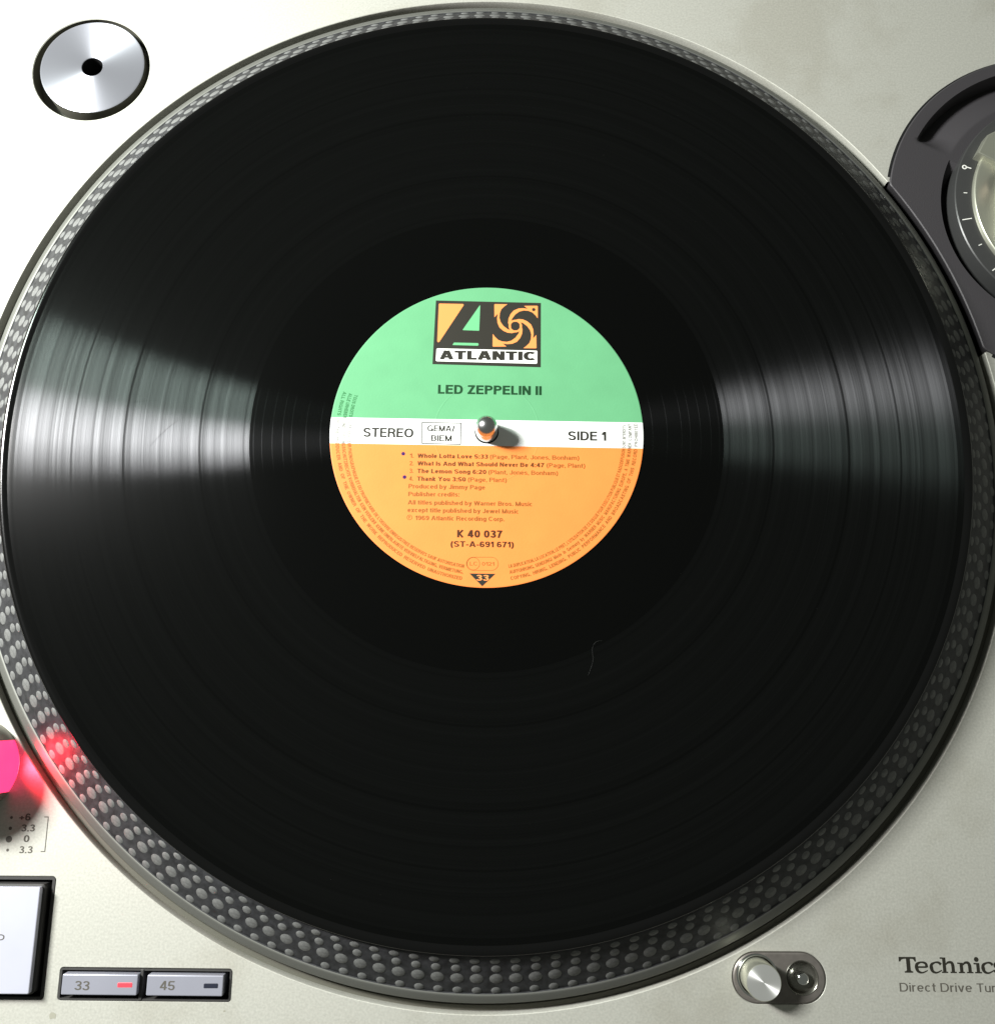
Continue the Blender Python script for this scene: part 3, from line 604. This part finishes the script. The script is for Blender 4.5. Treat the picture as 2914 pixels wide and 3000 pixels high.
lathe(q, pr, bc, 32); q.build("switch_button", M_chrome, plate, smooth=60)

# ---- name print at the right
q = MB(); zt = 0.03
def slab(px, py): return (118.62 + (px - 160) * 0.01617, -158.0 - (py - 545) * 0.01512 - (px - 160) * 0.00012)
zi = [zt]
def poly(pts):
    zi[0] += 0.002; P = [slab(x, y) for x, y in pts]
    sheet(q, [P], zi[0])
def strok(pts, ws):
    zi[0] += 0.002; sp = spline([slab(x, y) for x, y in pts], 5); n = len(sp); W = []
    for i in range(n):
        t = i / (n - 1) * (len(ws) - 1); k = min(int(t), len(ws) - 2); W.append((ws[k] + (ws[k + 1] - ws[k]) * (t - k)) * 0.0158)
    ribbon(q, sp, W, zi[0])
# T
poly([(185, 270), (488, 270), (490, 352), (465, 352), (455, 322), (430, 305), (385, 303), (385, 500), (400, 520), (425, 522), (425, 548), (275, 548), (275, 522), (300, 520), (315, 500), (315, 303), (265, 305), (225, 322), (212, 352), (185, 352)])
def e_(x): strok([(x + 20, 447), (x + 205, 447)], [30, 30]); strok([(x + 208, 455), (x + 195, 385), (x + 115, 362), (x + 40, 395), (x + 28, 455), (x + 50, 520), (x + 125, 545), (x + 222, 505)], [52, 46, 26, 50, 66, 50, 26, 16])
def c_(x): strok([(x + 205, 400), (x + 165, 366), (x + 105, 364), (x + 40, 400), (x + 30, 458), (x + 52, 520), (x + 120, 543), (x + 215, 500)], [50, 40, 26, 48, 66, 50, 28, 16])
def serif(x, w, y=548): poly([(x, y - 24), (x + w, y - 24), (x + w, y), (x, y)])
def stem(x, w, y0, y1=548): poly([(x, y0), (x + w, y0), (x + w, y1), (x, y1)])
e_(465); c_(725)
stem(960, 58, 275); poly([(918, 272), (962, 272), (962, 300), (918, 298)]); serif(935, 110); strok([(1015, 400), (1060, 362), (1120, 365), (1140, 420), (1140, 530)], [20, 36, 50, 58, 58]); serif(1088, 112)
stem(1262, 58, 365); poly([(1222, 362), (1262, 362), (1262, 388), (1222, 386)]); serif(1235, 108); strok([(1318, 405), (1360, 366), (1415, 368), (1438, 420), (1438, 530)], [20, 36, 50, 58, 58]); serif(1382, 112)
stem(1558, 56, 368); poly([(1512, 366), (1558, 366), (1558, 392), (1512, 390)]); serif(1525, 122)
zi[0] += .002; sheet(q, [circle(slab(1568, 305), 0.66, 20)], zi[0])
c_(1645)
strok([(2040, 420), (2030, 372), (1970, 362), (1905, 372), (1890, 415), (1930, 445), (2000, 462), (2040, 500), (2005, 542), (1930, 545), (1880, 520), (1872, 485)], [16, 30, 30, 40, 50, 60, 60, 50, 36, 30, 30, 40])
q.build("maker_name", M_inkk, T)
q = MB(); text_line(q, "Direct Drive", 118.6, -163.02, 139.3, -163.18, 2.3, 0.03, .12); text_line(q, "Turntable System", 140.7, -163.19, 169.5, -163.41, 2.3, 0.03, .12); q.build("model_line", M_inkgr, T)

# ---- tonearm base
cx, cy = TB; dc = (199.9, 83.6)
def gh(x, y):
    """height of the base plate: flat, a ring groove round the dial and a scooped crescent"""
    r = math.hypot(x - dc[0], y - dc[1]); a = math.degrees(math.atan2(y - dc[1], x - dc[0])) % 360
    z = 1.2
    r2 = math.hypot(x - TB[0], y - TB[1]); a2 = math.degrees(math.atan2(y - TB[1], x - TB[0])) % 360
    ro = 56.6; ri = 43.9
    if 40 < a2 < 151 and ri < r2 < ro:
        e = min(1.0, max(0.0, (151 - a2) / 9)); t = (ro - r2) / (ro - ri)
        d = (t / 0.10) if t < 0.10 else (1 - (t - 0.10) / 0.90) ** 1.15
        z -= 6.5 * d * (e * e * (3 - 2 * e)) ** .6
    # groove round the dial
    if r < 43.6:
        e = min(1.0, max(0.0, (a - 153) / 9)) if a < 200 else 1.0
        if a < 100: e = 0
        z -= 7.5 * e if r < 43.2 else 7.5 * e * (43.6 - r) / .4
    return z
q = MB(); NA = 480; rs = [40.4, 41, 42, 43, 43.15, 43.35, 43.6, 43.8] + [44.2 + i * 0.4 for i in range(30)] + [56.2, 56.3, 56.4, 56.5, 56.6, 56.8, 58, 60]
vs = []; idx = {}
def inside_base(x, y): return math.hypot(x - cx, y - cy) <= TBR and math.hypot(x, y) >= 168.3
for i in range(NA):
    a = 2 * math.pi * i / NA
    # stop of this spoke: outline of base circle or edge of the platter well
    rmax = 40.4; step = 0.05; ux, uy = math.cos(a), math.sin(a)
    while inside_base(dc[0] + ux * (rmax + step), dc[1] + uy * (rmax + step)): rmax += step
    prev = 28.2
    for j, r in enumerate(rs + ['e', 'f', 'g']):
        if r == 'e': rr_ = rmax - 0.35; z = None
        elif r == 'f': rr_ = rmax; z = 0.9
        elif r == 'g': rr_ = rmax - 1.2; z = -5.0
        else: rr_ = min(r, rmax - 0.4 - 0.001 * (len(rs) - j)); z = None
        x = dc[0] + ux * rr_; y = dc[1] + uy * rr_
        if r == 'g' and math.hypot(x, y) < 171:
            k_ = 170.3 / math.hypot(dc[0] + ux * rmax, dc[1] + uy * rmax); x = (dc[0] + ux * rmax) * k_; y = (dc[1] + uy * rmax) * k_
        vs.append((x, y, gh(x, y) if z is None else z))
m_ = len(rs) + 3; fs = []
for i in range(NA):
    j = (i + 1) % NA
    for k in range(m_ - 1): fs.append((i * m_ + k, i * m_ + k + 1, j * m_ + k + 1, j * m_ + k))
q.add(vs, fs); base = q.build("tonearm_base", M_base, T, smooth=35)
# dark seam round the base
q = MB(); P = [(cx + (TBR + .75) * math.cos(R(a)), cy + (TBR + .75) * math.sin(R(a))) for a in range(-160, 176, 3)]
P = [p for p in P if math.hypot(*p) > 169.4]
P.sort(key=lambda p: (math.atan2(p[1] - cy, p[0] - cx)))
I = [(cx + (x - cx) * (TBR - .3) / (TBR + .75), cy + (y - cy) * (TBR - .3) / (TBR + .75)) for x, y in P]
q.add([(x, y, .035) for x, y in P] + [(x, y, .035) for x, y in I], [(i, i + 1, len(P) + i + 1, len(P) + i) for i in range(len(P) - 1)])
q.build("seam", M_pit, base)
# height dial with ticks and the silver arm column
q = MB(); lathe(q, [(40.3, -7), (40.6, 1.0), (40.6, 4.6), (40.3, 4.95), (39.9, 5.0), (35.3, 5.35)], dc, 160); dial = q.build("height_dial", M_dial, base, smooth=35)
q = MB()
def tick(a, r0, r1, wd):
    ux, uy = math.cos(R(a)), math.sin(R(a))
    n = Vector((-uy, ux)) * wd / 2
    z = lambda r: 5.0 + (39.9 - r) * .076 + .05
    p = [(dc[0] + ux * r0, dc[1] + uy * r0, z(r0)), (dc[0] + ux * r1, dc[1] + uy * r1, z(r1))]
    q.add([(p[0][0] - n.x, p[0][1] - n.y, p[0][2]), (p[1][0] - n.x, p[1][1] - n.y, p[1][2]), (p[1][0] + n.x, p[1][1] + n.y, p[1][2]), (p[0][0] + n.x, p[0][1] + n.y, p[0][2])], [(0, 1, 2, 3)])
for k, a in enumerate((157.7, 172.9, 188, 203.5, 218)):
    if k in (1, 3): tick(a, 36.6, 37.8, .28)
    elif k == 0: tick(a, 36.6, 38.3, .38)
    else: tick(a, 36.2, 39.4, .32)
a = 158.1; ctr = (dc[0] + 38.9 * math.cos(R(a)), dc[1] + 38.9 * math.sin(R(a))); zz = 5.17
lathe(q, [(.42, zz), (.85, zz - .02)], ctr, 20)
q.build("dial_marking", M_mark, dial)
q = MB(); lathe(q, [(35.2, 5.0), (35.1, 6.4), (34.7, 6.9), (34.0, 7.0), (29, 6.3), (27.2, 6.2), (26.4, 8.4), (25.6, 8.9), (14, 8.9), (13.5, 24), (0.01, 24)], dc, 120)
col = q.build("arm_column", M_silver, base, smooth=35)
q = MB(); a1 = app(172.3, 107.3, 9); a2 = app(176.5, 114.4, 9); a3 = app(189, 121, 9); a4 = app(186, 99.3, 9)
block(q, [a1, a4, a3, a2], 4.8, 9, .4); q.build("arm_bracket", M_silver, base, smooth=40)
q = MB(); b1 = app(177.6, 104.5, 14); lathe(q, [(4.2, 9.0), (4.2, 16), (3.8, 16.4), (.01, 16.4)], (b1[0] + 7.2, b1[1] - 3), 32); q.build("bracket_post", M_tower, base, smooth=40)

# ------------------------------------------------------------------ adapter in its recess
AC = (-141.75, 140.95); q = MB()
lathe(q, [(18.55, 0.28), (18.3, 0.40), (17.9, 0.42), (3.9, 0.42), (3.75, 0.3)], AC, 120)
ad = q.build("single_adapter", M_brushed, None, smooth=30, loc=(AC[0], AC[1], -6.95))
q = MB(); lathe(q, [(3.75, -6.95), (18.3, -6.95), (18.6, -6.6), (18.62, 0.1), (18.55, 0.28)], AC, 120); q.build("side", M_ledge, ad, smooth=30)
q = MB(); lathe(q, [(3.75, 0.3), (3.7, 0.1), (3.7, -6.9), (0.01, -6.9)], AC, 48); q.build("bore", M_pit, ad, smooth=30)  # bore lined black: the shade down the hole is put into its colour
ad['label'] = "round spun aluminium adapter disc with a centre hole lying in the deck's round recess"; ad['category'] = "record adapter"

# ------------------------------------------------------------------ slipmat
q = MB(); lathe(q, [(3.5, 11.22), (147, 11.22), (147.2, 11.6), (147, 12.15), (3.5, 12.15)], n=180)
mt = q.build("slipmat", M_rubber, None, smooth=40, loc=(0, 0, 11.22)); mt['label'] = "thin black felt mat between the record and the platter"; mt['category'] = "slipmat"

# ------------------------------------------------------------------ record
Z0 = 13.8
RC = thing("vinyl_record", "black vinyl record with green, white and orange centre label lying on the platter", "record", (0, 0, 12.2))
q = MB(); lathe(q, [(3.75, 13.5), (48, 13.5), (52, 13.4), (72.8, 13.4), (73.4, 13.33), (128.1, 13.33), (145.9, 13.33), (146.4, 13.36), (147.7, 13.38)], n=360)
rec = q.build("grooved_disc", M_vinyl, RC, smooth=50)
q = MB(); lathe(q, [(147.7, 13.38), (148.2, 13.55), (148.8, 13.76), (149.3, 13.80), (149.75, 13.75), (150.1, 13.64), (150.35, 13.42), (150.5, 13.0), (150.35, 12.6), (149.9, 12.3), (149.2, 12.2), (3.75, 12.2), (3.75, 13.5)], n=360)
q.build("edge_bead", M_edge, RC, smooth=60)
q = MB(); ribbon(q, [(-104.2, -4.6), (-101.5, -1.2), (-98.4, 2.0), (-95.3, 4.4)], [.03, .09, .08, .03], 13.37)
ribbon(q, [(-112.0, 9.5), (-107.5, 10.2), (-103.5, 10.4)], [.02, .05, .02], 13.37); q.build("scratch", M_edge, RC)
q = MB()
lr = 16.35
lathe(q, [(3.72, 13.5), (3.72, Z0 - .03), (3.8, Z0), (lr - .22, Z0), (lr, Z0 + .03), (lr + .22, Z0), (lr + 4, Z0), (30, Z0), (48.35, Z0), (48.6, Z0 - .05), (48.6, 13.45)], n=240)
LB = q.build("centre_label", M_label, RC)
zp = Z0 + 0.035
# logo: outlines measured in a grid, 1 unit about 0.02 mm
def F(x, y): return (-16.37 + (x - 138) * 0.02128 - (y - 103) * 0.00024, 44.11 - (x - 138) * 0.000247 - (y - 103) * 0.02262)
def FP(P, z, mb_): sheet(mb_, [[F(x, y) for x, y in P]], z)
zl = zp + .08
q = MB(); FP([(138, 103), (1718, 122), (1716, 1090), (112, 1063)], zp, q); q.build("logo_panel", M_inkk, LB)
q = MB()
FP([(190, 150), (545, 152), (556, 160), (556, 172), (215, 715), (200, 735), (182, 735), (174, 722), (183, 158)], zl - .06, q)
csx, csy = 1336, 479
corner = [(1465, 165), (1664, 161), (1672, 170), (1672, 358), (1640, 315), (1590, 268), (1530, 245), (1460, 240), (1395, 258), (1335, 302), (1288, 365), (1268, 425), (1272, 500), (1240, 470), (1228, 430), (1234, 365), (1262, 300), (1310, 243), (1380, 212), (1450, 205), (1522, 214)]
dz = 0
for k in range(4):
    P = []
    for x, y in corner:
        u, v = x - csx, y - csy
        for _ in range(k): u, v = -v, u
        P.append((csx + u, csy + v * (1 if abs(v) < 300 else .985)))
    FP(P, zl - .06 + dz, q); dz += .002
wall(q, [F(csx + 100 * math.cos(R(a)), csy + 96 * math.sin(R(a))) for a in range(0, 360, 10)], zl - .045, [F(csx + 70 * math.cos(R(a)), csy + 68 * math.sin(R(a))) for a in range(0, 360, 10)], zl - .045)
q.build("logo_orange", M_inkor, LB)
q = MB(); FP([(800, 168), (806, 175), (797, 550), (790, 556), (552, 550), (552, 540)], zl - .06, q)
FP([(425, 738), (780, 742), (790, 752), (790, 770), (780, 782), (405, 775), (405, 768)], zl - .06, q); q.build("logo_green", M_inkgn, LB)
q = MB(); FP([(180, 828), (1655, 845), (1665, 855), (1663, 1030), (1650, 1040), (175, 1020), (160, 1008), (166, 840)], zl - .06, q); q.build("logo_strip", M_inkwh, LB)
q = MB(); text_line(q, "ATLANTIC", -14.95, 24.0, 15.35, 23.62, 3.0, zl - .03, 0.235, .045); sheet(q, [circle(F(1610, 225), .55, 16)], zl - .02)
q.build("logo_name", M_inkk, LB)
# title and side
q = MB(); text_line(q, "LED ZEPPELIN II", -15.3, 12.56, 17.15, 12.12, 2.95, zp, 0.19); q.build("title", M_inkgreen, LB)
q = MB(); text_line(q, "STEREO", -38.25, -1.58, -22.75, -1.82, 3.0, zp, 0.17); q.build("stereo_print", M_inkk, LB)
q = MB(); text_line(q, "SIDE 1", 25.2, -2.63, 37.0, -2.8, 2.95, zp, 0.175); q.build("side_print", M_inkk, LB)
q = MB(); P = [(-19.93, 2.97), (-19.81, -3.56), (-8.22, -3.84), (-8.15, 2.75)]
frame_line(q, P, .27, zp)
text_line(q, "GEMA/", -18.4, .28, -9.85, .1, 1.95, zp, .155); text_line(q, "BIEM", -17.25, -2.88, -10.8, -2.98, 1.9, zp, .155)
q.build("rights_box", M_inkk, LB)
# songs
q = MB(); q2 = MB(); cp = 1.36
rows_ = (("Whole Lotta Love 5:33", -21.28, .42, "(Page, Plant, Jones, Bonham)", 1.0, 28.5, -8.31, -8.98), ("What Is And What Should Never Be 4:47", -21.26, 17.7, "(Page, Plant)", 18.45, 30.3, -10.75, -11.5),
         ("The Lemon Song 6:20", -21.3, -.1, "(Plant, Jones, Bonham)", .55, 21.9, -13.15, -13.85), ("Thank You 3:50", -21.3, -6.4, "(Page, Plant)", -5.7, 6.15, -15.6, -16.07))
for k, (s, x0, x1, s2, x2, x3, ya, yb) in enumerate(rows_):
    sl = (yb - ya) / (x3 - x0)
    text_line(q, s, x0, ya, x1, ya + sl * (x1 - x0), cp, zp, 0.188); text_line(q2, s2, x2, ya + sl * (x2 - x0), x3, yb, cp, zp, .145)
    text_line(q2, "%d." % (k + 1), -23.7, ya + .03, -22.5, ya + .02, cp, zp, .145)
q.build("song_titles", M_inkbr, LB)
for s, x0, x1, ya, yb in (("Produced by Jimmy Page", -23.85, -.45, -17.97, -18.38), ("Publisher credits:", -23.85, -8.3, -20.45, -20.62), ("All titles published by Warner Bros. Music", -23.95, 13.85, -23.05, -23.62),
                          ("except title published by Jewel Music", -24.0, 9.7, -25.45, -25.92), ("1969 Atlantic Recording Corp.", -21.64, 5.45, -27.9, -28.3)):
    text_line(q2, s, x0, ya, x1, yb, cp, zp, .16)
wall(q2, circle((-23.35, -27.1), .82, 20), zp, circle((-23.35, -27.1), .68, 20), zp); text_line(q2, "P", -23.6, -27.5, -23.1, -27.5, .85, zp, .14)
q2.build("credits", mat("mid_brown_ink", (0.25, 0.08, 0.012), 0.5), LB)
q = MB(); text_line(q, "K 40 037", -8.85, -33.28, 4.8, -33.44, 2.3, zp, .20); text_line(q, "(ST-A-691 671)", -10.8, -36.15, 8.25, -36.4, 1.75, zp, .18); q.build("catalogue_number", M_inkdb, LB)
q = MB(); P = stadium((-1.2, -41.36), 2.75, 1.95, 12); wall(q, P, zp, offset_loop(P, .13), zp)
P = circle((-3.9, -41.32), 1.82, 28); wall(q, P, zp, offset_loop(P, .13), zp)
text_line(q, "LC", -4.95, -41.85, -2.75, -41.88, 1.15, zp, .10); text_line(q, "0121", -1.3, -41.9, 2.35, -41.95, 1.1, zp, .12)
q.build("label_code", M_inkbr2, LB)
q = MB(); sheet(q, [[(-5.05, -44.28), (-1.2, -48.15), (2.72, -44.4)]], zp); q.build("speed_triangle", M_inkk, LB)
q = MB(); text_line(q, "33", -3.0, -46.45, .75, -46.5, 1.75, zp + .04, .17); q.build("speed_numeral", M_inkor, LB)
q = MB(); sheet(q, [circle((-25.7, -7.0), .58, 20)], zp); sheet(q, [circle((-25.15, -14.45), .58, 20)], zp); q.build("ink_spot", M_inkblue, LB)
# the three rings of small print
L3 = ["TOUS DROITS  DU PRODUCTEUR PHONOGRAPHIQUE ET DU PROPRIETAIRE DE L'OEUVRE ENREGISTREE RESERVES SAUF AUTORISATION",
      "ALLE URHEBER-  UND LEISTUNGSSCHUTZRECHTE VORBEHALTEN  KEIN VERLEIH!  KEINE UNERLAUBTE VERVIELFALTIGUNG, VERMIETUNG,",
      "ALL RIGHTS  OF  THE  PRODUCER  AND  OF  THE  OWNER  OF  THE  WORK  REPRODUCED  RESERVED  UNAUTHORIZED"]
R3 = ["LA DUPLICATION, LA LOCATION, LE PRET, L'UTILISATION DE CE DISQUE POUR EXECUTION PUBLIQUE ET RADIODIFFUSION SONT INTERDITS.",
      "AUFFUHRUNG, SENDUNG!  Made  in  Germany  by  WARNER  MUSIC  MANUFACTURING  EUROPE,  A  TIME  WARNER  COMPANY",
      "COPYING,  HIRING,  LENDING,  PUBLIC  PERFORMANCE  AND  BROADCASTING  OF  THIS  RECORD  PROHIBITED"]
q = MB()
for k, rad in enumerate((43.15, 44.95, 46.85)):
    text_arc(q, L3[k], rad, 163.5, 261.0, 1.06, zp, .19)
    text_arc(q, R3[k], rad, 279.0, 363.5, 1.06, zp, .19)
# the print shows darker green, grey or brown after the paper beneath it
def split(mb_, name, m, test):
    o_ = MB(); used = {}
    for f in mb_.f:
        c = [sum(mb_.v[i][k] for i in f) / len(f) for k in (0, 1)]
        if test(c[1] + c[0] * .0172): o_.add([mb_.v[i] for i in f], [tuple(range(len(f)))])
    if o_.f: o_.build(name, m, LB)
split(q, "rim_print", M_inkbr2, lambda y: y < -4.45)
split(q, "rim_print", M_inkpw, lambda y: -4.45 <= y <= 3.95)
split(q, "rim_print", M_inkpale, lambda y: y > 3.95)

# ------------------------------------------------------------------ a curl of lint on the record
cu = bpy.data.curves.new("lint_hair", 'CURVE'); cu.dimensions = '3D'; cu.bevel_depth = 0.022 * S; cu.bevel_resolution = 1
sp = cu.splines.new('POLY'); pts = spline([(34.2, -64.2), (32.3, -64.7), (31.3, -66.6), (31.4, -70.0), (30.6, -72.6), (29.9, -74.3)], 6)
sp.points.add(len(pts) - 1)
for i, (x, y) in enumerate(pts): sp.points[i].co = (x * S, y * S, (13.42 + .15 * abs(math.sin(i * .4))) * S, 1)
tmp = bpy.data.objects.new("tmp", cu); C.objects.link(tmp); bpy.context.view_layer.update()
me = bpy.data.meshes.new_from_object(tmp.evaluated_get(bpy.context.evaluated_depsgraph_get())); bpy.data.objects.remove(tmp)
me.materials.clear(); me.materials.append(M_hair)
o = bpy.data.objects.new("lint_hair", me); C.objects.link(o); o['label'] = "fine curved pale hair lying on the black record below the label"; o['category'] = "hair"
q = MB()
for k in range(130):
    a = random.random() * 2 * math.pi; r0 = 52 + 95 * random.random() ** .8; x, y = r0 * math.cos(a), r0 * math.sin(a)
    if k == 0: x, y = -14.7, 147.4
    r = (.03 + .05 * random.random() ** 2) if k else .17; zd = 13.36 if r0 < 145 else 13.45
    q.add([(x - r, y, zd), (x, y - r * .7, zd), (x + r, y + .03, zd), (x, y + r * .8, zd), (x, y, zd + r)], [(0, 1, 4), (1, 2, 4), (2, 3, 4), (3, 0, 4)])
o = q.build("dust", M_hair, kind='stuff'); o['label'] = "specks of dust on the record"
